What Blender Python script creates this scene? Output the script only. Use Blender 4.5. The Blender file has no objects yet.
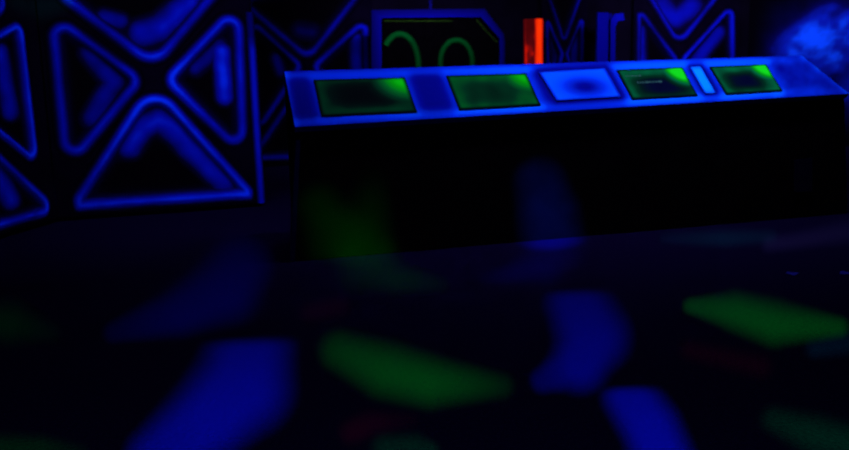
import bpy, bmesh, math, random
from mathutils import Vector, Matrix, noise
from mathutils.geometry import tessellate_polygon

random.seed(7)
S = bpy.context.scene
COL = S.collection

# ------------------------------------------------------------------ camera
F, CX, CY, H = 890.0, 424.5, 225.0, 1.40
EYE = Vector((0, 0, H))
_dn = Vector((115.5, 4745.0, 890.0)).normalized()      # world down in camera axes (right, down, forward)
_Z = -_dn
_Y = (Vector((0, 0, 1)) - Vector((0, 0, 1)).dot(_Z) * _Z).normalized()
_X = _Y.cross(_Z)
W2C = Matrix((_X, _Y, _Z)).transposed()                # world -> (right, down, forward)
C2W = W2C.transposed()

def ray(px, py):
    return (C2W @ Vector((px - CX, py - CY, F))).normalized()
def on_plane(p0, n, px, py):
    d = ray(px, py)
    return EYE + d * ((p0 - EYE).dot(n) / d.dot(n))
def on_floor(px, py):
    return on_plane(Vector((0, 0, 0)), Vector((0, 0, 1)), px, py)
def pix(P):
    c = W2C @ (P - EYE)
    return Vector((CX + F * c.x / c.z, CY + F * c.y / c.z))

cam = bpy.data.cameras.new('camera')
cam.sensor_width = 36.0
cam.lens = F / 849.0 * 36.0
cam.clip_end = 200
co = bpy.data.objects.new('camera', cam)
COL.objects.link(co)
R = Matrix.Identity(3)
R.col[0] = C2W @ Vector((1, 0, 0)); R.col[1] = C2W @ Vector((0, -1, 0)); R.col[2] = C2W @ Vector((0, 0, -1))
co.matrix_world = Matrix.Translation(EYE) @ R.to_4x4()
cam.dof.use_dof = True; cam.dof.focus_distance = 3.2; cam.dof.aperture_fstop = 2.8
S.camera = co

# ------------------------------------------------------------------ materials
def new_mat(name):
    m = bpy.data.materials.new(name); m.use_nodes = True
    nt = m.node_tree; nt.nodes.clear()
    out = nt.nodes.new('ShaderNodeOutputMaterial')
    return m, nt, out
def principled(nt, out, rough=.8, spec=.0):
    b = nt.nodes.new('ShaderNodeBsdfPrincipled')
    b.inputs['Roughness'].default_value = rough
    b.inputs['Specular IOR Level'].default_value = spec
    nt.links.new(b.outputs[0], out.inputs[0])
    return b
def ramp(nt, stops, src):
    r = nt.nodes.new('ShaderNodeValToRGB')
    e = r.color_ramp.elements
    e[0].position, e[0].color = stops[0][0], (*stops[0][1], 1)
    e[1].position, e[1].color = stops[-1][0], (*stops[-1][1], 1)
    for p, c in stops[1:-1]:
        k = e.new(p); k.color = (*c, 1)
    nt.links.new(src, r.inputs[0])
    return r.outputs[0]
def attr(nt, name='paint'):
    a = nt.nodes.new('ShaderNodeAttribute'); a.attribute_name = name
    return a.outputs['Fac']
def noise_tex(nt, scale, detail=4, rough=.55, obj=True):
    t = nt.nodes.new('ShaderNodeTexCoord')
    n = nt.nodes.new('ShaderNodeTexNoise')
    n.inputs['Scale'].default_value = scale; n.inputs['Detail'].default_value = detail; n.inputs['Roughness'].default_value = rough
    nt.links.new(t.outputs['Object'], n.inputs['Vector'])
    return n.outputs['Fac']
def noisy(name, c0, c1, scale, rough=.85, spec=0.0, bump=0.0):
    m, nt, out = new_mat(name)
    b = principled(nt, out, rough, spec)
    f = noise_tex(nt, scale)
    nt.links.new(ramp(nt, [(.35, c0), (.65, c1)], f), b.inputs['Base Color'])
    if bump:
        bp = nt.nodes.new('ShaderNodeBump'); bp.inputs['Strength'].default_value = bump; bp.inputs['Distance'].default_value = .01
        nt.links.new(f, bp.inputs['Height']); nt.links.new(bp.outputs[0], b.inputs['Normal'])
    return m
def painted(name, stops, rough=.7):
    m, nt, out = new_mat(name)
    b = principled(nt, out, rough)
    nt.links.new(ramp(nt, stops, attr(nt)), b.inputs['Base Color'])
    return m
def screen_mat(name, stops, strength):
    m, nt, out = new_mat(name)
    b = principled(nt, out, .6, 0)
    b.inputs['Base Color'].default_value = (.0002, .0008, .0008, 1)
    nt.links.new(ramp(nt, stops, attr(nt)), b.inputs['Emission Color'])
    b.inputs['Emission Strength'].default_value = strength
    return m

M_CARPET = noisy('black_blue_carpet', (.0012, .0004, .0090), (.0020, .0007, .0135), 60, .95, 0, .3)
M_BLACKWALL = noisy('black_wall_paint', (.0010, .0005, .0030), (.0016, .0008, .0050), 3)
M_CEIL = noisy('black_ceiling_paint', (.002, .002, .004), (.003, .003, .006), 4)
M_CONSBODY = noisy('black_console_paint', (.0008, .0005, .0011), (.0011, .0007, .0017), 5, .8)
BLK = (.0006, .0003, .0016)
M_PANEL = noisy('black_panel_plastic', (.0008, .0003, .0032), (.0013, .0005, .0052), 4, .7)
M_FLUO = painted('blue_airbrushed_panel_paint', [(0, BLK), (.12, (.0012, .0005, .022)), (.5, (.001, .0024, .33)), (1, (.001, .026, .95))])
M_TOP = painted('blue_console_paint', [(0, (.0006, .0004, .03)), (.22, (.0006, .0016, .19)), (.45, (.0006, .016, .50)), (.7, (.001, .075, .82)), (1, (.001, .24, .95))])
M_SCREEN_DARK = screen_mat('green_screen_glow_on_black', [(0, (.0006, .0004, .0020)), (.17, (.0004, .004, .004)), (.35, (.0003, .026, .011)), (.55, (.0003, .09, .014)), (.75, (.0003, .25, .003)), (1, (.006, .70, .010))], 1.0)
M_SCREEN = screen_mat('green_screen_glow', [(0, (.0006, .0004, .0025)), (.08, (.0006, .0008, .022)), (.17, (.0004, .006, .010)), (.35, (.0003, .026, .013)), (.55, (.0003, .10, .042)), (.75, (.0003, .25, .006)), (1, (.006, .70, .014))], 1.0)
M_RING = painted('green_ring_paint', [(0, (.0002, .0004, .0006)), (.5, (.0004, .035, .006)), (1, (.001, .2, .02))])
M_TRIMGREEN = noisy('dull_green_trim', (.003, .009, .0015), (.006, .014, .002), 30)
M_HAZE = painted('blue_airbrushed_haze', [(0, (.0006, .0004, .002)), (.25, (.0012, .0008, .055)), (.6, (.002, .008, .34)), (1, (.003, .060, .95))])
M_DIMBLUE = noisy('dim_blue_paint', (.001, .0008, .035), (.0015, .001, .06), 10)
M_STRIP = noisy('faint_blue_strip_paint', (.001, .0006, .012), (.0013, .0008, .02), 10)
M_FRAME = painted('blue_frame_paint', [(0, (.0008, .0004, .010)), (.5, (.001, .001, .16)), (1, (.002, .006, .55))])
def red_mat():
    m, nt, out = new_mat('red_light_tube')
    b = principled(nt, out, .5)
    b.inputs['Base Color'].default_value = (.05, .001, .0005, 1)
    nt.links.new(ramp(nt, [(0, (.008, .0002, .001)), (.3, (.05, .001, .003)), (.6, (.55, .006, .001)), (1, (1.0, .035, .001))], attr(nt)), b.inputs['Emission Color'])
    b.inputs['Emission Strength'].default_value = 1.0
    return m
M_RED = red_mat()

# ------------------------------------------------------------------ object helpers
def link(name, verts, faces, mat, parent=None, paint=None, smooth=False):
    me = bpy.data.meshes.new(name)
    me.from_pydata([tuple(v) for v in verts], [], faces)
    me.update()
    bm = bmesh.new(); bm.from_mesh(me)
    bmesh.ops.recalc_face_normals(bm, faces=bm.faces); bm.to_mesh(me); bm.free()
    if paint is not None:
        a = me.attributes.new('paint', 'FLOAT', 'POINT')
        a.data.foreach_set('value', [max(0., min(1., float(x))) for x in paint])
    me.materials.append(mat)
    if smooth:
        me.polygons.foreach_set('use_smooth', [True] * len(me.polygons))
    o = bpy.data.objects.new(name, me)
    COL.objects.link(o)
    if parent is not None:
        o.parent = parent
        o.matrix_parent_inverse = Matrix.Translation(-parent.location)
    return o
def empty(name, loc):
    o = bpy.data.objects.new(name, None); o.location = loc; o.empty_display_size = .1
    COL.objects.link(o); return o
def tag(o, label, cat, group=None):
    o['label'] = label; o['category'] = cat
    if group: o['group'] = group
    return o
def struct(o):
    o['kind'] = 'structure'; return o
def prism(name, pts, ext, mat, parent=None, paint=None):
    """polygon (3D points) extruded along ext"""
    n = len(pts)
    v = [Vector(p) for p in pts] + [Vector(p) + ext for p in pts]
    f = [list(range(n)), list(range(2 * n - 1, n - 1, -1))] + [[i, (i + 1) % n, n + (i + 1) % n, n + i] for i in range(n)]
    return link(name, v, f, mat, parent, (paint + paint) if paint else None)
def seg_d(p, a, b):
    ab = b - a; t = max(0, min(1, (p - a).dot(ab) / max(ab.length_squared, 1e-12)))
    return (p - a - ab * t).length
def line_d(p, poly):
    return min(seg_d(p, Vector(a), Vector(b)) for a, b in zip(poly, poly[1:]))
def sm(e0, e1, x):
    t = max(0, min(1, (x - e0) / (e1 - e0))); return t * t * (3 - 2 * t)

# ------------------------------------------------------------------ planes of the place
UP = Vector((0, 0, 1))
def vplane(pa, pb):
    a, b = on_floor(*pa), on_floor(*pb)
    u = (b - a).normalized(); n = u.cross(UP)          # towards the camera side
    if (EYE - a).dot(n) < 0: n = -n
    return a, b, u, n
WALL_H = 3.1
PB = vplane((58, 221), (263, 206))                     # near wall with the big panel
PA = vplane((0, 239), (58, 221))                       # wall coming towards us on the left
PK = vplane((270, 166), (735, 141.5))                  # back wall

def slab(name, a, b, n, thick, z0, z1, mat):
    p = [Vector((a.x, a.y, z0)), Vector((b.x, b.y, z0)), Vector((b.x, b.y, z1)), Vector((a.x, a.y, z1))]
    return struct(prism(name, p, -n * thick, mat))

# floor and ceiling
fl = struct(prism('floor', [Vector((-9, -3, 0)), Vector((11, -3, 0)), Vector((11, 19, 0)), Vector((-9, 19, 0))], Vector((0, 0, -.1)), M_CARPET))
ce = struct(prism('ceiling', [Vector((-9, -3, WALL_H)), Vector((11, -3, WALL_H)), Vector((11, 19, WALL_H)), Vector((-9, 19, WALL_H))], Vector((0, 0, .1)), M_CEIL))
aA, bA, uA, nA = PA
aB, bB, uB, nB = PB
aK, bK, uK, nK = PK
slab('wall_left', aA - uA * 5.0, bA, nA, .12, 0, WALL_H, M_BLACKWALL)
slab('wall_center', aB, bB, nB, .12, 0, WALL_H, M_BLACKWALL)
cornerR = on_floor(744, 141)
slab('wall_back', aK - uK * 4, cornerR + uK * .2, nK, .12, 0, WALL_H, M_BLACKWALL)

# right wall with airbrushed blue haze
rEnd = cornerR + Vector((3.2, -3.2, 0))
uR = (rEnd - cornerR).normalized(); nR = uR.cross(UP)
if (EYE - cornerR).dot(nR) < 0: nR = -nR
def haze(p2):
    x, y = p2
    v = 0
    for cx, cy, rx, ry, g in [(812, 40, 34, 24, .75), (773, 50, 9, 9, .38), (835, 22, 20, 22, .42), (845, 62, 26, 42, .42), (795, 62, 40, 18, .40), (848, 100, 20, 16, .42)]:
        v += g * math.exp(-((x - cx) / rx) ** 2 - ((y - cy) / ry) ** 2)
    nz = noise.fractal(Vector((x * .045, y * .06, 3.1)), .8, 2.1, 4)
    st = math.exp(-(seg_d(Vector((x, y)), Vector((832, 34)), Vector((849, 14))) / 5) ** 2) * .16
    v = v * .80 * max(.3, 1 + .65 * nz) + .5 * math.exp(-((x - 806) / 20) ** 2 - ((y - 39) / 8) ** 2) + st * .8
    return v * sm(748, 790, x)
NX, NZ = 110, 70
L = (rEnd - cornerR).length
vv, pp, ff = [], [], []
for j in range(NZ + 1):
    for i in range(NX + 1):
        P = cornerR + uR * (L * i / NX) + UP * (WALL_H * j / NZ)
        vv.append(P); q = pix(P); pp.append(haze((q.x, q.y)))
for j in range(NZ):
    for i in range(NX):
        k = j * (NX + 1) + i; ff.append([k, k + 1, k + NX + 2, k + NX + 1])
nf = len(vv)
for c in (0, NX, NZ * (NX + 1) + NX, NZ * (NX + 1)):
    vv.append(vv[c] - nR * .12); pp.append(0)
ff.append([nf, nf + 1, nf + 2, nf + 3])
struct(link('wall_right', vv, ff, M_HAZE, None, pp))

# ------------------------------------------------------------------ moulded wall panels
def rounded(tri, r, off):
    """2D triangle offset outwards by off with corners rounded by radius r"""
    c = sum(tri, Vector((0, 0))) / 3
    area = sum(tri[i].x * tri[(i + 1) % 3].y - tri[(i + 1) % 3].x * tri[i].y for i in range(3))
    r = list(r) if isinstance(r, (list, tuple)) else [r, r, r]
    if area < 0: tri, r = tri[::-1], r[::-1]
    lines = []
    for i in range(3):
        a, b = tri[i], tri[(i + 1) % 3]
        d = (b - a).normalized(); n = Vector((d.y, -d.x))
        lines.append((a + n * off, d))
    def inter(l1, l2):
        (p, d), (q, e) = l1, l2
        den = d.x * e.y - d.y * e.x
        t = ((q.x - p.x) * e.y - (q.y - p.y) * e.x) / den
        return p + d * t
    T = [inter(lines[i - 1], lines[i]) for i in range(3)]
    out = []
    for i in range(3):
        p, a, b = T[i], T[i - 1], T[(i + 1) % 3]
        da, db = (a - p).normalized(), (b - p).normalized()
        half = math.acos(max(-1, min(1, da.dot(db)))) / 2
        rr = r[i] + off
        t = min(rr / math.tan(half), .42 * min((a - p).length, (b - p).length)); rr = t * math.tan(half)
        cc = p + (da + db).normalized() * (rr / math.sin(half))
        s0 = p + da * t - cc; s1 = p + db * t - cc
        a0 = math.atan2(s0.y, s0.x); da_ = (math.atan2(s1.y, s1.x) - a0 + math.pi) % (2 * math.pi) - math.pi
        arc = [cc + Vector((math.cos(a0 + da_ * k / 14), math.sin(a0 + da_ * k / 14))) * rr for k in range(15)]
        out += arc
        nxt = T[(i + 1) % 3]
        # straight run is sampled after the arc
        out.append(None)
    # fill straight runs
    res = []
    n = len(out)
    for i, p in enumerate(out):
        if p is not None: res.append(p); continue
        a, b = out[i - 1], out[(i + 1) % n]
        for k in range(1, 18): res.append(a.lerp(b, k / 18))
    return res

def panel(label, plane, quad_px, tris, depth, width, rad, group='moulded black wall panels'):
    """tris: list of (three pixel corners of the painted line, line gain, [(polyline px, half width px, gain)])"""
    a, b, u, n = plane
    face0 = a + n * depth
    def P3(px): return on_plane(face0, n, *px)
    def to2(P): d = P - face0; return Vector((d.dot(u), d.z))
    def to3(p, h=0.): return face0 + u * p.x + UP * p.y + n * h
    quad = [to2(P3(q)) for q in quad_px]
    x0, x1 = (quad[0].x + quad[3].x) / 2, (quad[1].x + quad[2].x) / 2
    z0 = max(.02, min(q.y for q in quad)); z1 = min(WALL_H - .05, max(q.y for q in quad))
    base = to3(Vector(((x0 + x1) / 2, 0))); base.z = 0
    root = empty('wall_panel', base)
    tag(root, label, 'wall panel', group); root['kind'] = 'thing'
    outer = [Vector((x0, z0)), Vector((x1, z0)), Vector((x1, z1)), Vector((x0, z1))]
    loops = [outer]; insets = []
    for corners, gain, blots, *own in tris:
        t2 = [to2(P3(c)) for c in corners]
        bd = rounded(t2, own[0] if own else rad, width * 1.5)
        bd = [Vector((max(x0 + .01, min(x1 - .01, p.x)), max(z0 + .01, min(z1 - .01, p.y)))) for p in bd]
        loops.append(bd); insets.append((bd, gain, blots, t2))
    # body with four openings
    flat = [p for lp in loops for p in lp]
    tess = tessellate_polygon([[Vector((p.x, p.y, 0)) for p in lp] for lp in loops])
    v = [to3(p) for p in flat]; f = [list(t) for t in tess]
    k = len(v)
    v += [to3(p, -(depth - .004)) for p in outer]
    f += [[i, (i + 1) % 4, k + (i + 1) % 4, k + i] for i in range(4)] + [[k, k + 1, k + 2, k + 3]]
    link('panel_frame', v, f, M_PANEL, root)
    for bd, gain, blots, t2c in insets:
        N = len(bd); c = sum(bd, Vector((0, 0))) / N
        scales = [1 - .55 * (i / 32) for i in range(33)] + [.45 * (1 - i / 13) for i in range(1, 13)]
        v, pt, f = [], [], []
        def shade(p):
            d = min(seg_d(p, bd[i], bd[(i + 1) % N]) for i in range(N))
            w = width
            wob = 1 + .42 * noise.noise(Vector((p.x * 2.3, p.y * 2.3, gain * 9))) + .15 * noise.noise(Vector((p.x * 9, p.y * 9, 2)))
            e_ = (d - w * 1.5) / w
            ln = (.66 * math.exp(-(e_ / .55) ** 2) + .34 * math.exp(-(e_ / 1.1) ** 2)) * gain * wob * sm(0, w * .8, d) * (.88 + .38 * math.exp(-(min((p - k_).length for k_ in t2c) / (w * 3.2)) ** 2))
            bl = 0
            P = to3(p); q = pix(P)
            for poly, hw, g in blots:
                dd = line_d(q, poly)
                bl = max(bl, g * sm(hw * 1.9, hw * .05, dd) * (1 + .34 * noise.noise(Vector((q.x * .07, q.y * .07, 5)))))
            lift = .012 * math.exp(-((d - w * 1.5) / (w * .6)) ** 2) * sm(0, w * .5, d) - (depth - .02) * sm(w * 1.5, w * 3, d)
            return max(ln, bl * sm(w * 1.7, w * 2.8, d)), lift if d > 1e-5 else 0.
        for s in scales:
            for p0 in bd:
                p = c + (p0 - c) * s
                val, h = shade(p)
                v.append(to3(p, h)); pt.append(val)
        val, h = shade(c); v.append(to3(c, h)); pt.append(val)
        R_ = len(scales)
        for r in range(R_ - 1):
            for i in range(N):
                j = (i + 1) % N
                f.append([r * N + i, r * N + j, (r + 1) * N + j, (r + 1) * N + i])
        for i in range(N):
            f.append([(R_ - 1) * N + i, (R_ - 1) * N + (i + 1) % N, R_ * N])
        link('triangle_inset', v, f, M_FLUO, root, pt, True)
    return root, to2, to3, (x0, x1, z0, z1)

def trim_line(name, plane, depth, pts_px, half_px, mat, parent, paints, thick=.012):
    """a low rounded bead along a pixel polyline on a wall plane, paint strongest on its crest"""
    a, b, u, n = plane
    f0 = a + n * depth
    v, f, p = [], [], []
    OFF = (-1, -.6, -.25, .25, .6, 1)
    for (x, y), w, g in zip(pts_px, half_px, paints):
        for o_ in OFF:
            v.append(on_plane(f0, n, x + w * o_, y) + n * (thick * (1 - o_ * o_) + .001)); p.append(g * (1 - abs(o_)) ** .8)
    m, c = len(pts_px), len(OFF)
    for i in range(m - 1):
        for k in range(c - 1):
            q = i * c + k; f.append([q, q + 1, q + c + 1, q + c])
        f.append([i * c, i * c + c - 1, (i + 1) * c + c - 1, (i + 1) * c])
    f += [list(range(c)), list(range((m - 1) * c, m * c))]
    return link(name, v, f, mat, parent, p)

big, *_ = panel('large black moulded panel with four blue-lined triangles, left of the console', PB,
    [(53, 218), (259, 203), (249, -28), (40, -18)],
    [([(153, 86), (254, 198.5), (70, 212.5)], .80, [([(130, 146), (142, 128), (158, 120), (176, 132), (192, 150), (224, 180)], 10, .52)], (.19, .06, .09)),
     ([(52, 16), (139, 80), (67, 167)], .50, [([(90, 52), (114, 82), (92, 118)], 9, .34)]),
     ([(168, 80), (238, 6), (243, 154)], .58, [([(222, 52), (225, 96)], 7, .70), ([(196, 68), (220, 46)], 7, .25)]),
     ([(154, 65), (50, -14), (225, -20)], .52, [([(104, 17), (120, 21)], 7, .36), ([(142, 33), (160, 28), (190, 2)], 11, .48)], (.19, .07, .07))],
    .06, .060, .09)
trim_line('edge_trim', PB, .062, [(249.5, 12), (251, 36), (252.2, 50), (256, 120), (261.3, 203)], [4, 4, 4.4, 4.4, 4], M_FRAME, big, [.30, .34, .95, 1, .85])  # upper end painted dimmer to imitate the shade where the light cuts off

left, *_ = panel('black blue-lined panel cut by the left frame edge', PA,
    [(-190, 292), (50, 220), (40, -16), (-190, -60)],
    [([(20, 25), (36, 161), (-70, 75)], .72, [([(4, 52), (9, 80), (15, 112)], 7, .48)]),
     ([(54, 209), (-55, 108), (-160, 282)], .76, [([(-6, 160), (4, 178), (14, 200)], 8, .58)]),
     ([(-60, 66), (12, -2), (-160, -40)], .6, []),
     ([(-170, -6), (-82, 84), (-176, 240)], .6, [])],
    .06, .050, .06)

cpan, *_ = panel('black blue-lined panel on the back wall, beside the green ring board', PK,
    [(247, 167), (374, 161), (374, -28), (243, -10)],
    [([(308, 58), (240, 0), (374, -26)], .36, [([(300, 30), (312, 32)], 7, .16)], (.14, .08, .08)),
     ([(300, 66), (248, 18), (253, 138)], .34, [([(276, 58), (281, 72)], 5, .20)]),
     ([(314, 67), (367, 19), (369, 132)], .42, [([(357, 40), (358, 68)], 6, .36)]),
     ([(308, 76), (249, 163), (371, 157)], .30, [])],
    .06, .062, .09)

dpan, *_ = panel('black blue-lined panel on the back wall, behind the two right-hand screens', PK,
    [(634, 147), (738, 142), (738, -24), (631, -20)],
    [([(679, 44), (644, -14), (728, -18)], .34, [([(664, 6), (677, 18), (694, 6)], 9, .33)], (.15, .06, .06)),
     ([(676, 60), (636, 6), (640, 130)], .28, [([(641, 30), (642, 62)], 5, .34)]),
     ([(683, 60), (732, 6), (733, 126)], .50, [([(698, 60), (720, 32)], 6, .36)]),
     ([(679, 70), (640, 145), (733, 140)], .30, [])],
    .06, .058, .07)

mpan, *_ = panel('narrow black blue-lined panel just right of the red light', PK,
    [(542, 152), (587, 149), (587, -20), (541, -18)],
    [([(564, 42), (547, -10), (583, -12)], .26, []),
     ([(562, 54), (547, 20), (549, 112)], .28, [([(554, 40), (556, 62)], 4, .16)]),
     ([(567, 54), (582, 18), (582, 110)], .28, [([(576, 36), (575, 62)], 4, .22)]),
     ([(564, 62), (550, 145), (580, 143)], .24, [])],
    .06, .046, .03)

# dim painted corner strip where the left wall meets the panel wall
tr = trim_line('trim_1', PB, .008, [(45, -20), (49, 60), (52, 120), (57, 205)], [3, 3, 3, 3], M_FRAME, None, [.26, .2, .2, .18])
struct(tr)

# ------------------------------------------------------------------ control console
BL, BR = on_floor(290, 263), on_floor(849, 214)
uC = (BR - BL).normalized(); nC = uC.cross(UP)
if (EYE - BL).dot(nC) < 0: nC = -nC
NL = on_plane(BL, nC, 295, 127); NR_ = on_plane(BL, nC, 849, 93.5)
hN = (NL.z + NR_.z) / 2
Dv = ray(124, -800)                                     # up-slope direction of the desk
nS = uC.cross(Dv).normalized()
if (EYE - NL).dot(nS) < 0: nS = -nS
eN = (NR_ - NL).normalized()
nS = eN.cross(Dv).normalized()
if (EYE - NL).dot(nS) < 0: nS = -nS
FL_, FR_ = on_plane(NL, nS, 284.3, 71.4), on_plane(NL, nS, 802, 55.6)
print('CONSOLE', BL[:], BR[:], NL[:], NR_[:], FL_[:], FR_[:], 'len', (BR - BL).length)
TOPQ = [NL, NR_, FR_, FL_]
def on_top(px, py, h=0.):
    return on_plane(NL + nS * h, nS, px, py)

console = empty('control_console', (BL + BR) / 2)
tag(console, 'long black control console with a bright blue sloping desk of green screens', 'console')

# body: front, ends, back, under the desk
back_off = (FL_ - NL); back_h = Vector((back_off.x, back_off.y, 0))
DROP = nS * .05
bl0 = Vector((BL.x, BL.y, .004)); br0 = Vector((BR.x, BR.y, .004))
inset = -nC * .02
v = [bl0 + inset, br0 + inset, Vector((FR_.x, FR_.y, .004)), Vector((FL_.x, FL_.y, .004)),
     NL - DROP + inset, NR_ - DROP + inset, FR_ - DROP, FL_ - DROP]
f = [[0, 1, 5, 4], [1, 2, 6, 5], [2, 3, 7, 6], [3, 0, 4, 7], [4, 5, 6, 7], [3, 2, 1, 0]]
link('body', v, f, M_CONSBODY, console)

# outlines on the desk in pixel space (all lie in the desk plane)
SCR = [[(315, 80.5), (404.5, 78), (416.5, 111.5), (322, 115.5)],
       [(447.5, 76.5), (526, 74), (540, 104.5), (460, 109)],
       [(618, 70.5), (682, 68), (697, 95), (633, 98.5)],
       [(711, 67.5), (765.5, 65), (782, 90.3), (727, 93.5)]]
KEY = [(539, 72), (605, 68), (621, 96.5), (557, 100.5)]
BAR = [(690.5, 67), (700.5, 66.5), (715.5, 92.5), (705.5, 93)]
SCR = [[(a[0] - 1.2, a[1] - .8), (b[0] + .4, b[1] - .8), (c[0] + .6, c[1] + .2), (d[0] - .6, d[1] + .4)] for a, b, c, d in SCR]
def closed(q): return list(q) + [q[0]]
def inside(p, q):
    s = 0
    for i in range(len(q)):
        a, b = q[i], q[(i + 1) % len(q)]
        s += 1 if (b[0] - a[0]) * (p.y - a[1]) - (b[1] - a[1]) * (p.x - a[0]) > 0 else -1
    return abs(s) == len(q)
OUT = [tuple(pix(P)) for P in (NL, NR_, FR_, FL_)]
def top_paint(q):
    x = q.x
    g = .74 + .30 * sm(300, 600, x) - .20 * sm(735, 800, x)  # lamp's brightening from left to right partly put into the paint
    val = .16 + .03 * sm(400, 600, x) + .13 * sm(765, 795, x)
    dfar = seg_d(q, Vector(OUT[3]), Vector(OUT[2])); dnear = seg_d(q, Vector(OUT[0]), Vector(OUT[1]))
    dl = seg_d(q, Vector(OUT[0]), Vector(OUT[3])); dr = seg_d(q, Vector(OUT[1]), Vector(OUT[2]))
    mid_ = 1 - .55 * math.exp(-((x - 578) / 42) ** 4)
    e = .28 * math.exp(-((dfar - 4) / 4.5) ** 2) * mid_ * (1 - .6 * sm(770, 800, x)) + .30 * math.exp(-((dnear - 4) / 5) ** 2) * (1 - .5 * sm(780, 820, x)) * (.4 + .6 * mid_)
    e += .26 * math.exp(-(dl / 4.5) ** 2) + .22 * math.exp(-(dr / 3.5) ** 2)
    s = min(line_d(q, closed(c)) for c in SCR)
    e += .24 * math.exp(-(s / 6.5) ** 2)
    v_ = (val + e) * g
    # dark outline bands around the key tray and the light bar
    for c, w in ((KEY, 4.0), (BAR, 3.2)):
        dk = line_d(q, closed(c))
        v_ *= 1 - .55 * math.exp(-(dk / w) ** 2)
    if x > 770:
        v_ *= 1 + .30 * noise.fractal(Vector((q.x * .05, q.y * .05, 1)), .8, 2, 3)
    return v_
NXT, NYT = 360, 44
v, f, p = [], [], []
for j in range(NYT + 1):
    for i in range(NXT + 1):
        s, t = i / NXT, j / NYT
        P = NL.lerp(NR_, s).lerp(FL_.lerp(FR_, s), t)
        v.append(P); p.append(top_paint(pix(P)))
for j in range(NYT):
    for i in range(NXT):
        k = j * (NXT + 1) + i; f.append([k, k + 1, k + NXT + 2, k + NXT + 1])
link('desk_top', v, f, M_TOP, console, p)
# thickness of the desk: lip round the slab
lv, lf = [], []
ring = [NL, NR_, FR_, FL_]
for P in ring: lv += [P - nS * .001, P - DROP]
for i in range(4):
    a, b = 2 * i, 2 * ((i + 1) % 4); lf.append([a, b, b + 1, a + 1])
lf.append([1, 3, 5, 7])
link('desk_lip', lv, lf, M_DIMBLUE, console)

def quad_grid(name, q, h, fn, mat, parent, nx=44, ny=24, lift=.004):
    """a slightly raised plate on the desk with paint from fn(s, t); s left-right, t far-near"""
    c = [on_top(*a, h) for a in q]                       # far left, far right, near right, near left
    v, f, p = [], [], []
    for j in range(ny + 1):
        for i in range(nx + 1):
            s, t = i / nx, j / ny
            v.append(c[0].lerp(c[1], s).lerp(c[3].lerp(c[2], s), t)); p.append(fn(s, t))
    for j in range(ny):
        for i in range(nx):
            k = j * (nx + 1) + i; f.append([k, k + 1, k + nx + 2, k + nx + 1])
    k = len(v)
    for a in c: v.append(a - nS * (h - .0005)); p.append(p[0] * .5)
    cc = [0, nx, ny * (nx + 1) + nx, ny * (nx + 1)]
    edges = [[i for i in range(nx + 1)], [j * (nx + 1) + nx for j in range(ny + 1)],
             [ny * (nx + 1) + i for i in range(nx, -1, -1)], [j * (nx + 1) for j in range(ny, -1, -1)]]
    for e, (i0, i1) in zip(edges, ((0, 1), (1, 2), (2, 3), (3, 0))):
        f.append(e + [k + i1, k + i0])
    return link(name, v, f, mat, parent, p)

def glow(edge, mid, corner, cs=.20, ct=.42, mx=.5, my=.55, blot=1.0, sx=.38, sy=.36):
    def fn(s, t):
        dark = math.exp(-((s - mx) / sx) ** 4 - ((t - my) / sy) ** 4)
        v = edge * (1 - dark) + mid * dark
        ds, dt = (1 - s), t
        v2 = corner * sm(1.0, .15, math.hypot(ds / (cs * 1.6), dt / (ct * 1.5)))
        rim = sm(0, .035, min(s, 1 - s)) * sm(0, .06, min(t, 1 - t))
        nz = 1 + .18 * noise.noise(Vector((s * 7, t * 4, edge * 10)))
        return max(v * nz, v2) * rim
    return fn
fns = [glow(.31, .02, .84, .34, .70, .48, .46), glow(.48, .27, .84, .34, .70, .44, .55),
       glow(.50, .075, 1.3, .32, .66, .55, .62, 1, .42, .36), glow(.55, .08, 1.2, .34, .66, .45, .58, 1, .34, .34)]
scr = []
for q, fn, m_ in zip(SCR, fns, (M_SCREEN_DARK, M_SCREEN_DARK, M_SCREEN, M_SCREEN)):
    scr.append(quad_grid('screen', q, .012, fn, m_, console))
M_TXT, nt_, o_ = new_mat('faint_screen_text')
b_ = principled(nt_, o_, .5); b_.inputs['Base Color'].default_value = (.01, .02, .03, 1)
b_.inputs['Emission Color'].default_value = (.012, .055, .06, 1); b_.inputs['Emission Strength'].default_value = 1
# illegible dashes of a line of text on the third screen
def dash_row(q, t, s0, s1, n, hgt, parent, seed):
    rnd = random.Random(seed)
    c = [on_top(*a, .0135) for a in q]
    def at(s, t): return c[0].lerp(c[1], s).lerp(c[3].lerp(c[2], s), t)
    v, f = [], []
    s = s0
    while s < s1:
        w = rnd.uniform(.012, .03); k = len(v)
        v += [at(s, t), at(s + w, t), at(s + w, t + hgt), at(s, t + hgt)]; f.append([k, k + 1, k + 2, k + 3])
        s += w + rnd.choice([.006, .006, .022])
    return link('text_line', v, f, M_TXT, parent)
dash_row(SCR[2], .44, .20, .56, 10, .06, scr[2], 3)
dash_row(SCR[2], .22, .08, .30, 6, .035, scr[2], 5)

def keyfn(s, t):
    dark = math.exp(-((s - .54) / .30) ** 2 - ((t - .60) / .30) ** 2)
    rim = .55 + .45 * sm(0, .05, min(s, 1 - s, t * .8, (1 - t) * .8))
    return (.62 - .46 * dark) * rim
kt = quad_grid('key_tray', KEY, .014, keyfn, M_TOP, console)
lb = quad_grid('light_bar', BAR, .014, lambda s, t: .88 * (.75 + .25 * sm(0, .2, min(s, 1 - s))) * (.8 + .2 * sm(0, .15, min(t, 1 - t))), M_TOP, console, 10, 16)

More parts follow.
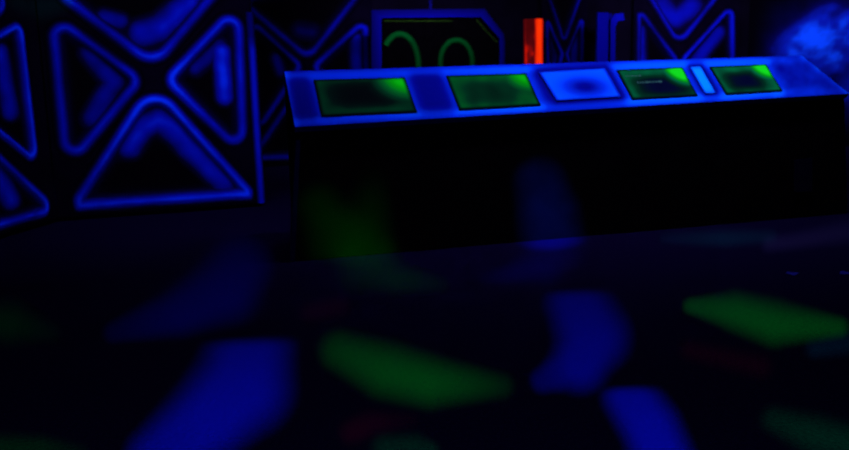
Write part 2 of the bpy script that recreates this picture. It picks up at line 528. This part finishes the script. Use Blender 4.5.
kt['label'] = 'bright blue tray with a darker middle'; lb['label'] = 'short pale blue light bar between two screens'
for o_, t_ in zip(scr, ('near-black screen with a green corner glow', 'dull green screen with a brighter corner', 'dark screen with a faint line of text and a bright green corner', 'green-edged screen with a dark middle')): o_['label'] = t_

# painted corner strip on the left front edge, and a thin dark blue patch at the right of the front
prism('corner_strip', [bl0 + nC * .0, bl0 + uC * .035, Vector((NL.x, NL.y, NL.z - .09)) + uC * .035, Vector((NL.x, NL.y, NL.z - .09))], -nC * .018, M_STRIP, console)
def on_front(px, py, h=0.): return on_plane(BL + nC * h, nC, px, py)
M_PATCH = noisy('dark_blue_patch_paint', (.001, .0008, .007), (.0015, .001, .010), 8)
prism('front_patch', [on_front(794, 192, -.018), on_front(811.5, 191, -.018), on_front(811.5, 158, -.018), on_front(794, 160, -.018)], nC * .012, M_PATCH, console)

# ------------------------------------------------------------------ board with green rings (in front of the back wall)
PG = (aK + nK * .55, bK + nK * .55, uK, nK)
gn, gu, g0 = nK, uK, aK + nK * .55
def G(px, py, h=0.): return on_plane(g0 + gn * h, gn, px, py)
gb = Vector(G(440, 100)); gb.z = 0
board = empty('ring_board', gb)
tag(board, 'dark clipped-corner board with two green rings in a blue frame, behind the first screens', 'board')
outline_out = [(371, 128), (371, 10), (484, 9), (503, 34), (504, 42), (504, 122)]
outline_in = [(381, 128), (381, 18), (480, 17), (499, 38), (499.5, 44), (499.5, 122)]
oi = [G(*q) for q in outline_in]
prism('board_face', oi, -gn * .05, noisy('matt_black_board', (.0003, .0002, .0005), (.0005, .0003, .0008), 9), board)
n = len(outline_in)
v, f, p = [], [], []
for h in (0.03, -.05):
    for q in outline_out: v.append(G(*q) + gn * h); p.append(.10)
    for q in outline_in: v.append(G(*q) + gn * h); p.append(.30)
for i in range(n - 1):
    f.append([i, i + 1, n + i + 1, n + i])
    f.append([2 * n + i, 2 * n + i + 1, 3 * n + i + 1, 3 * n + i])
    f.append([i, i + 1, 2 * n + i + 1, 2 * n + i]); f.append([n + i, n + i + 1, 3 * n + i + 1, 3 * n + i])
for i in (0, n - 1):
    f.append([i, n + i, 3 * n + i, 2 * n + i])
link('board_frame', v, f, M_FRAME, board, p)
# legs down to the floor
for x in (374, 502):
    a = G(x, 121); b = Vector((a.x, a.y, .003))
    w = gu * .05
    prism('leg', [b - w, b + w, a + w, a - w], -gn * .05, M_BLACKWALL, board)
# hanger
hp = [G(429.5, 11), G(432, 11)]
top = [Vector((q.x, q.y, WALL_H)) for q in hp]
prism('hanger_rod', [hp[0], hp[1], top[1], top[0]], -gn * .03, M_DIMBLUE, board)
def band(name, pts, hw, mat, parent, paints=None, h=.012, aspect=1.0):
    v, f, p = [], [], []
    m = len(pts)
    for i, q in enumerate(pts):
        a = Vector(pts[max(0, i - 1)]); b = Vector(pts[min(m - 1, i + 1)])
        d = (b - a).normalized(); nn = Vector((d.y, -d.x))
        g = paints[i] if paints else .5
        for k, (o_, gg) in enumerate(((-1, .0), (-.45, .8), (0, 1), (.45, .8), (1, .0))):
            c = Vector(q) + nn * hw * o_
            v.append(G(c.x, c.y, h * (1 - o_ * o_) + .0025)); p.append(g * gg)
    for i in range(m - 1):
        for k in range(4):
            f.append([5 * i + k, 5 * i + k + 1, 5 * i + 5 + k + 1, 5 * i + 5 + k])
    return link(name, v, f, mat, parent, p, True)
def arc(cx, cy, rx, ry, a0, a1, n=40):
    return [(cx + rx * math.cos(math.radians(a0 + (a1 - a0) * k / n)), cy - ry * math.sin(math.radians(a0 + (a1 - a0) * k / n))) for k in range(n + 1)]
r1 = arc(400, 66, 18.5, 32, 140, -160)
band('green_ring', r1, 3.6, M_RING, board, [(.46 if k < 12 else .30) for k in range(len(r1))])
r2 = arc(456.5, 62, 16, 22, 250, -110)
band('green_ring', r2, 3.2, M_RING, board, [.26 + .14 * max(0, math.sin(math.radians(250 - 360 * k / 40))) for k in range(len(r2))])
def thin(name, pts):
    return band(name, pts, .8, M_TRIMGREEN, board, [.5] * len(pts), .006)
thin('thin_trim', [(384, 21), (452, 21.3)])
thin('thin_trim', [(476, 19.5), (497, 43)])

# ------------------------------------------------------------------ red light, blue post
def upright(x0, x1, ytop, off, dep):
    P0 = aK + nK * off
    a, b = on_plane(P0, nK, x0, ytop), on_plane(P0, nK, x1, ytop)
    return a, b
ra, rb = upright(525, 543.2, 19, .45, .2)
N1, N2 = 20, 40
v, f, p = [], [], []
zt = (ra.z + rb.z) / 2
for j in range(N2 + 1):
    for i in range(N1 + 1):
        s, t = i / N1, j / N2
        q = ra.lerp(rb, s); q = Vector((q.x, q.y, .003 + (zt - .003) * t))
        bow = .06 * math.sin(math.pi * s)
        v.append(q + nK * bow)
        e = .86 * math.exp(-((s - .72) / .25) ** 4) * sm(1.0, .95, s) + .12 + .2 * sm(.1, 0, s)
        nz = noise.noise(Vector((s * 9, t * 7, 0)))
        st = .34 * max(0, noise.noise(Vector((s * 6, t * 22, 4)))) * sm(.7, .3, s)
        low = .35 * sm(.93, .72, t) * sm(.35, .05, abs(s - .2)) * (.6 + nz)
        p.append(min(1, e * (1 + .22 * nz) + st + low))
for j in range(N2):
    for i in range(N1):
        k = j * (N1 + 1) + i; f.append([k, k + 1, k + N1 + 2, k + N1 + 1])
k = len(v)
for c in (0, N1, N2 * (N1 + 1) + N1, N2 * (N1 + 1)):
    v.append(v[c] - nK * .06); p.append(.05)
f.append([k, k + 1, k + 2, k + 3])
f.append([j * (N1 + 1) for j in range(N2 + 1)] + [k + 3, k]); f.append([j * (N1 + 1) + N1 for j in range(N2 + 1)] + [k + 2, k + 1])
f.append([N2 * (N1 + 1) + i for i in range(N1 + 1)] + [k + 2, k + 3]); f.append(list(range(N1 + 1)) + [k + 1, k])
red = link('light_column', v, f, M_RED, None, p)
tag(red, 'glowing red upright light column standing behind the console', 'light')

def vbox(name, x0, x1, ytop, ybot, off, th, mat, parent, g):
    P0 = aK + nK * off
    a, b = on_plane(P0, nK, x0, ytop), on_plane(P0, nK, x1, ytop)
    if ybot is None: za = zb = .003
    else: za, zb = on_plane(P0, nK, x0, ybot).z, on_plane(P0, nK, x1, ybot).z
    pts = [Vector((a.x, a.y, za)), Vector((b.x, b.y, zb)), b, a]
    return prism(name, pts, -nK * th, mat, parent, g)
pb = aK + nK * .4
q = on_plane(pb, nK, 606, 60); q.z = 0
post = empty('channel_post', q)
tag(post, 'blue upright post with a hooked side rail, between two back wall panels', 'post')
vbox('post_board', 597.5, 608.5, 12.5, None, .40, .05, M_FRAME, post, [.62, .5, .40, .48])
# hooked rail: shaft + curved top
hk = [(613, 130), (613, 40), (613, 27), (614, 21), (617.5, 17.3), (624, 16.6)]
hw = [2.3, 2.3, 2.6, 3.4, 3.6, 3.6]
v, f, p = [], [], []
P0 = aK + nK * .42
for i, c in enumerate(hk):
    a = Vector(hk[max(0, i - 1)]); b = Vector(hk[min(len(hk) - 1, i + 1)])
    d = (b - a).normalized(); nn = Vector((d.y, -d.x))
    for o_ in (-1, 1):
        e = Vector(c) + nn * hw[i] * o_
        A = on_plane(P0, nK, e.x, e.y)
        if i == 0: A.z = .003
        v += [A, A - nK * .05]; p += [[.5, .42, .42, .5, .56, .50][i]] * 2
for i in range(len(hk) - 1):
    k = 4 * i
    f += [[k, k + 2, k + 6, k + 4], [k + 1, k + 5, k + 7, k + 3], [k, k + 4, k + 5, k + 1], [k + 2, k + 3, k + 7, k + 6]]
f += [[0, 1, 3, 2], [4 * len(hk) - 4, 4 * len(hk) - 2, 4 * len(hk) - 1, 4 * len(hk) - 3]]
link('hook_rail', v, f, M_FRAME, post, p)
vbox('post_back', 606, 612, 13.5, None, .33, .04, M_FRAME, post, [.30, .30, .22, .22])

# two tiny scraps on the carpet
M_SCRAP = noisy('blue_paper_scrap', (.005, .005, .10), (.008, .008, .16), 40)
for (x, y), lab in (((792.5, 274.5), 'tiny blue paper scrap on the carpet above the right green light patch'), ((845, 274), 'tiny blue paper scrap on the carpet at the right frame edge')):
    c = on_floor(x, y)
    pts = []
    for k in range(9):
        a = k / 9 * 2 * math.pi; r = .035 * (1 + .3 * math.sin(3 * a + x))
        pts.append(c + Vector((math.cos(a) * r, math.sin(a) * r * 1.1, .004)))
    tag(prism('paper_scrap', pts, Vector((0, 0, .004)), M_SCRAP), lab, 'paper scrap')

# ------------------------------------------------------------------ lights
def area(name, loc, aim, sx, sy, power, color, spread=math.pi):
    l = bpy.data.lights.new(name, 'AREA'); l.shape = 'RECTANGLE'; l.size = sx; l.size_y = sy
    l.energy = power; l.color = color; l.spread = spread
    o = bpy.data.objects.new(name, l); o.location = loc
    o.rotation_euler = (Vector(aim) - Vector(loc)).to_track_quat('-Z', 'Y').to_euler()
    COL.objects.link(o); return o
def axis_rot(o, u, aim):
    # turn the lamp so that its long side runs along u
    z = (o.location - Vector(aim)).normalized(); x = (u - u.dot(z) * z).normalized(); y = z.cross(x)
    o.rotation_euler = Matrix((x, y, z)).transposed().to_euler()
UV = (.75, .80, 1.0)
midB = (aB + bB) / 2
area('unseen_blacklight_tube', midB + nB * 2.2 + Vector((.5, 0, WALL_H - .15)), midB + UP * .9 + uB * .3, 1.6, .12, 30, UV, 1.9)
midK = aK.lerp(bK, .5)
area('unseen_blacklight_tube', midK + nK * 1.8 + uK * -1.5 + UP * (WALL_H - .15), midK + UP * 1.0 - uK * 1.5, 1.6, .12, 45, UV, 1.9)
area('unseen_blacklight_tube', midK + nK * 1.8 + uK * 2.0 + UP * (WALL_H - .15), midK + UP * 1.3 + uK * 2.2, 1.6, .12, 48, UV, 1.9)
midC = NL.lerp(NR_, .56)
lc = area('unseen_blacklight_tube', midC + nC * .35 + UP * (WALL_H - .2 - midC.z), midC - nC * .2, 4.6, .12, 62, UV, 2.2)
axis_rot(lc, uC, midC - nC * .2)
area('unseen_blacklight_tube', (0, .6, WALL_H - .1), (0, 2.2, 0), 3.4, .2, 62, UV)  # added lamp, unseen above the camera, to brighten the near floor
midR = cornerR.lerp(rEnd, .35)
area('unseen_blacklight_tube', midR + nR * 1.4 + UP * (WALL_H - .15), midR + UP * 1.4, 1.2, .12, 52, UV)

# moonflower projector: one beam per coloured patch, each with its own gobo shape
PROJ = Vector((.3, 2.0, WALL_H - .2))
Kc = Matrix(((F, 0, CX), (0, F, CY), (0, 0, 1)))
def gobo(color, power, pts, rad, plane=None, soft=(.35, 1.5), src=PROJ, wt=None, cut=None):
    """pts: polyline of the patch where it lands; rad: half thickness at each point"""
    if plane is None: P0, N = Vector((0, 0, 0)), Vector((0, 0, 1))
    else: P0, N = plane
    world = [on_plane(P0, N, *q) for q in pts]
    ctr = on_plane(P0, N, sum(q[0] for q in pts) / len(pts), sum(q[1] for q in pts) / len(pts))
    l = bpy.data.lights.new('gobo_beam', 'SPOT')
    o = bpy.data.objects.new('gobo_beam', l); COL.objects.link(o)
    rot = (ctr - src).to_track_quat('-Z', 'Y').to_matrix()
    o.matrix_world = Matrix.Translation(src) @ rot.to_4x4()
    ax = (ctr - src).normalized()
    ang = 0
    for q, r in zip(pts, rad):
        for dx, dy in ((1.7, 0), (-1.7, 0), (0, 1.7), (0, -1.7)):
            w = on_plane(P0, N, q[0] + dx * r, q[1] + dy * r)
            ang = max(ang, ax.angle((w - src).normalized()))
    l.spot_size = min(math.radians(150), 2 * ang + .04); l.spot_blend = .05
    l.shadow_soft_size = .004; l.energy = 1.0; l.color = (1, 1, 1)
    dist = (ctr - src).length
    l.energy = power * dist * dist
    d = (P0 - src).dot(N)
    off = src - EYE
    outer = Matrix([[off[i] * N[j] for j in range(3)] for i in range(3)])
    M = Kc @ W2C @ (outer + Matrix.Identity(3) * d) @ rot
    if (M @ (rot.transposed() @ (ctr - src))).z < 0: M = M * -1
    l.use_nodes = True
    nt = l.node_tree; nt.nodes.clear()
    def node(t, **kw):
        n = nt.nodes.new(t)
        for k, v_ in kw.items(): setattr(n, k, v_)
        return n
    def math_(op, a, b=None, c=None, clamp=False):
        n = node('ShaderNodeMath', operation=op, use_clamp=clamp)
        for i, x in enumerate((a, b, c)):
            if x is None: continue
            if isinstance(x, (int, float)): n.inputs[i].default_value = x
            else: nt.links.new(x, n.inputs[i])
        return n.outputs[0]
    tc = node('ShaderNodeTexCoord')
    def dot(vec):
        n = node('ShaderNodeVectorMath', operation='DOT_PRODUCT')
        nt.links.new(tc.outputs['Normal'], n.inputs[0]); n.inputs[1].default_value = vec
        return n.outputs['Value']
    sc = 1 / M.row[2].length
    X, Y, Z = dot(M.row[0] * sc), dot(M.row[1] * sc), dot(M.row[2] * sc)
    qx, qy = math_('DIVIDE', X, Z), math_('DIVIDE', Y, Z)
    best = None
    for i in range(len(pts) - 1):
        (ax_, ay_), (bx_, by_) = pts[i], pts[i + 1]
        ex, ey = bx_ - ax_, by_ - ay_; L2 = ex * ex + ey * ey
        dx, dy = math_('SUBTRACT', qx, ax_), math_('SUBTRACT', qy, ay_)
        h = math_('MULTIPLY_ADD', dy, ey / L2, math_('MULTIPLY', dx, ex / L2), clamp=True)
        rx = math_('SUBTRACT', dx, math_('MULTIPLY', h, ex)); ry = math_('SUBTRACT', dy, math_('MULTIPLY', h, ey))
        dd = math_('SQRT', math_('ADD', math_('MULTIPLY', rx, rx), math_('MULTIPLY', ry, ry)))
        rr = math_('MULTIPLY_ADD', h, rad[i + 1] - rad[i], rad[i])
        k = math_('DIVIDE', dd, rr)
        mr = node('ShaderNodeMapRange', interpolation_type='SMOOTHSTEP')
        nt.links.new(k, mr.inputs[0])
        for i_, x in zip((1, 2, 3, 4), (soft[0], soft[1], 1, 0)): mr.inputs[i_].default_value = x
        w0, w1 = (wt[i], wt[i + 1]) if wt else (1, 1)
        k = math_('MULTIPLY', mr.outputs[0], math_('MULTIPLY_ADD', h, w1 - w0, w0))
        best = k if best is None else math_('MAXIMUM', best, k)
    if cut:                                             # straight edge of the gobo segment
        cm = node('ShaderNodeMapRange', interpolation_type='SMOOTHSTEP')
        nt.links.new(math_('SUBTRACT', qy, math_('MULTIPLY_ADD', qx, cut[1], cut[0])), cm.inputs[0])
        for i_, x in zip((1, 2, 3, 4), (-cut[2], cut[2], 0, 1)): cm.inputs[i_].default_value = x
        best = math_('MULTIPLY', best, cm.outputs[0])
    em = node('ShaderNodeEmission'); em.inputs[0].default_value = (*color, 1)
    nt.links.new(best, em.inputs[1])
    out = node('ShaderNodeOutputLight'); nt.links.new(em.outputs[0], out.inputs[0])
    return o

BLUE, GREEN, RED_, TEAL = (.01, .10, 1), (.0, 1, .003), (1, .04, .03), (.0, .7, .5)
FRONT = (BL, nC)
WALLB = (aB + nB * .06, nB)
kB, kG = 680, 2700
gobo(BLUE, kB * 1.05, [(250, 350), (243, 386), (210, 418), (158, 458)], [36, 41, 35, 27], wt=[.9, 1, 1, .8], cut=(352, -.04, 7))
gobo(BLUE, kB * .27, [(240, 266), (226, 288), (180, 312), (115, 332)], [27, 30, 21, 10], wt=[1, 1, .8, .25])
gobo(BLUE, kB * .80, [(578, 302), (593, 336), (580, 363), (544, 380)], [27, 31, 25, 12], wt=[1, 1, .9, .35], cut=(293, 0, 6))
gobo(BLUE, kB * 1.15, [(630, 396), (651, 428), (664, 462)], [23, 25, 26], wt=[.9, 1, 1], cut=(405, -.025, 6))
gobo(BLUE, kB * 1.2, [(540, 182), (548, 212), (552, 240)], [22, 26, 27], FRONT, wt=[.75, 1, 1])
gobo(BLUE, kB * .21, [(553, 246), (545, 261), (512, 273), (485, 278)], [27, 20, 10, 6], soft=(.1, 1.5), wt=[1, 1, .6, .2])
gobo(GREEN, kG * 1.0, [(340, 351), (385, 370), (430, 382), (500, 386)], [19, 25, 23, 13], soft=(.05, 1.5), wt=[.7, 1, 1, .25])
gobo(GREEN, kG * 1.15, [(692, 306), (735, 311), (775, 323), (838, 327)], [9, 19, 22, 11], soft=(.1, 1.4), wt=[.7, 1, 1, .8])
gobo(GREEN, kG * .20, [(322, 205), (340, 240), (365, 262)], [20, 28, 28], FRONT, (.0, 1.6), wt=[.6, 1, 1])
gobo(GREEN, kG * .24, [(365, 262), (395, 277), (440, 284)], [26, 15, 8], soft=(.0, 1.6), wt=[1, 1, .3])
gobo(GREEN, kG * .17, [(-30, 318), (10, 322), (50, 332)], [20, 20, 10], soft=(0, 1.6), wt=[1, 1, .3])
gobo(GREEN, kG * .22, [(-20, 448), (40, 448), (80, 452)], [14, 12, 8], soft=(0, 1.6), wt=[1, .9, .3])
gobo((0, 1, .02), kG * .30, [(775, 420), (815, 435), (855, 445)], [14, 20, 18], soft=(.0, 1.5), wt=[.7, 1, 1])
gobo((0, 1, .02), kG * .22, [(385, 448), (415, 446), (430, 450)], [13, 12, 9], soft=(.0, 1.6))
gobo((0, .5, .06), kG * .22, [(815, 349), (850, 343)], [9, 11], soft=(0, 1.6))
gobo((0, .6, .07), kG * .40, [(665, 238), (725, 238), (770, 236)], [6, 9, 7], soft=(0, 1.6), wt=[.4, 1, .7])
gobo((.14, .34, .10), kG * .30, [(770, 244), (810, 238), (850, 230)], [8, 9, 12], soft=(0, 1.6))
gobo(RED_, kG * .05, [(352, 432), (370, 424), (410, 420)], [12, 13, 8], soft=(0, 1.6), wt=[1, .9, .3])
gobo(RED_, kG * .03, [(310, 312), (340, 306)], [10, 10], soft=(0, 1.6))
gobo(RED_, kG * .03, [(690, 350), (760, 366)], [10, 12], soft=(0, 1.6))
gobo((0, 1, .1), kG * .08, [(10, 6), (40, 8), (60, 4)], [12, 14, 10], WALLB, (0, 1.6))

w = bpy.data.worlds.new('world'); S.world = w; w.use_nodes = True
w.node_tree.nodes['Background'].inputs[0].default_value = (.15, .10, 1, 1)
w.node_tree.nodes['Background'].inputs[1].default_value = .08

S.view_settings.view_transform = 'Standard'
S.view_settings.look = 'None'
S.view_settings.exposure = 0
S.view_settings.gamma = 1
S.view_settings.use_curve_mapping = False
S.cycles.use_denoising = True
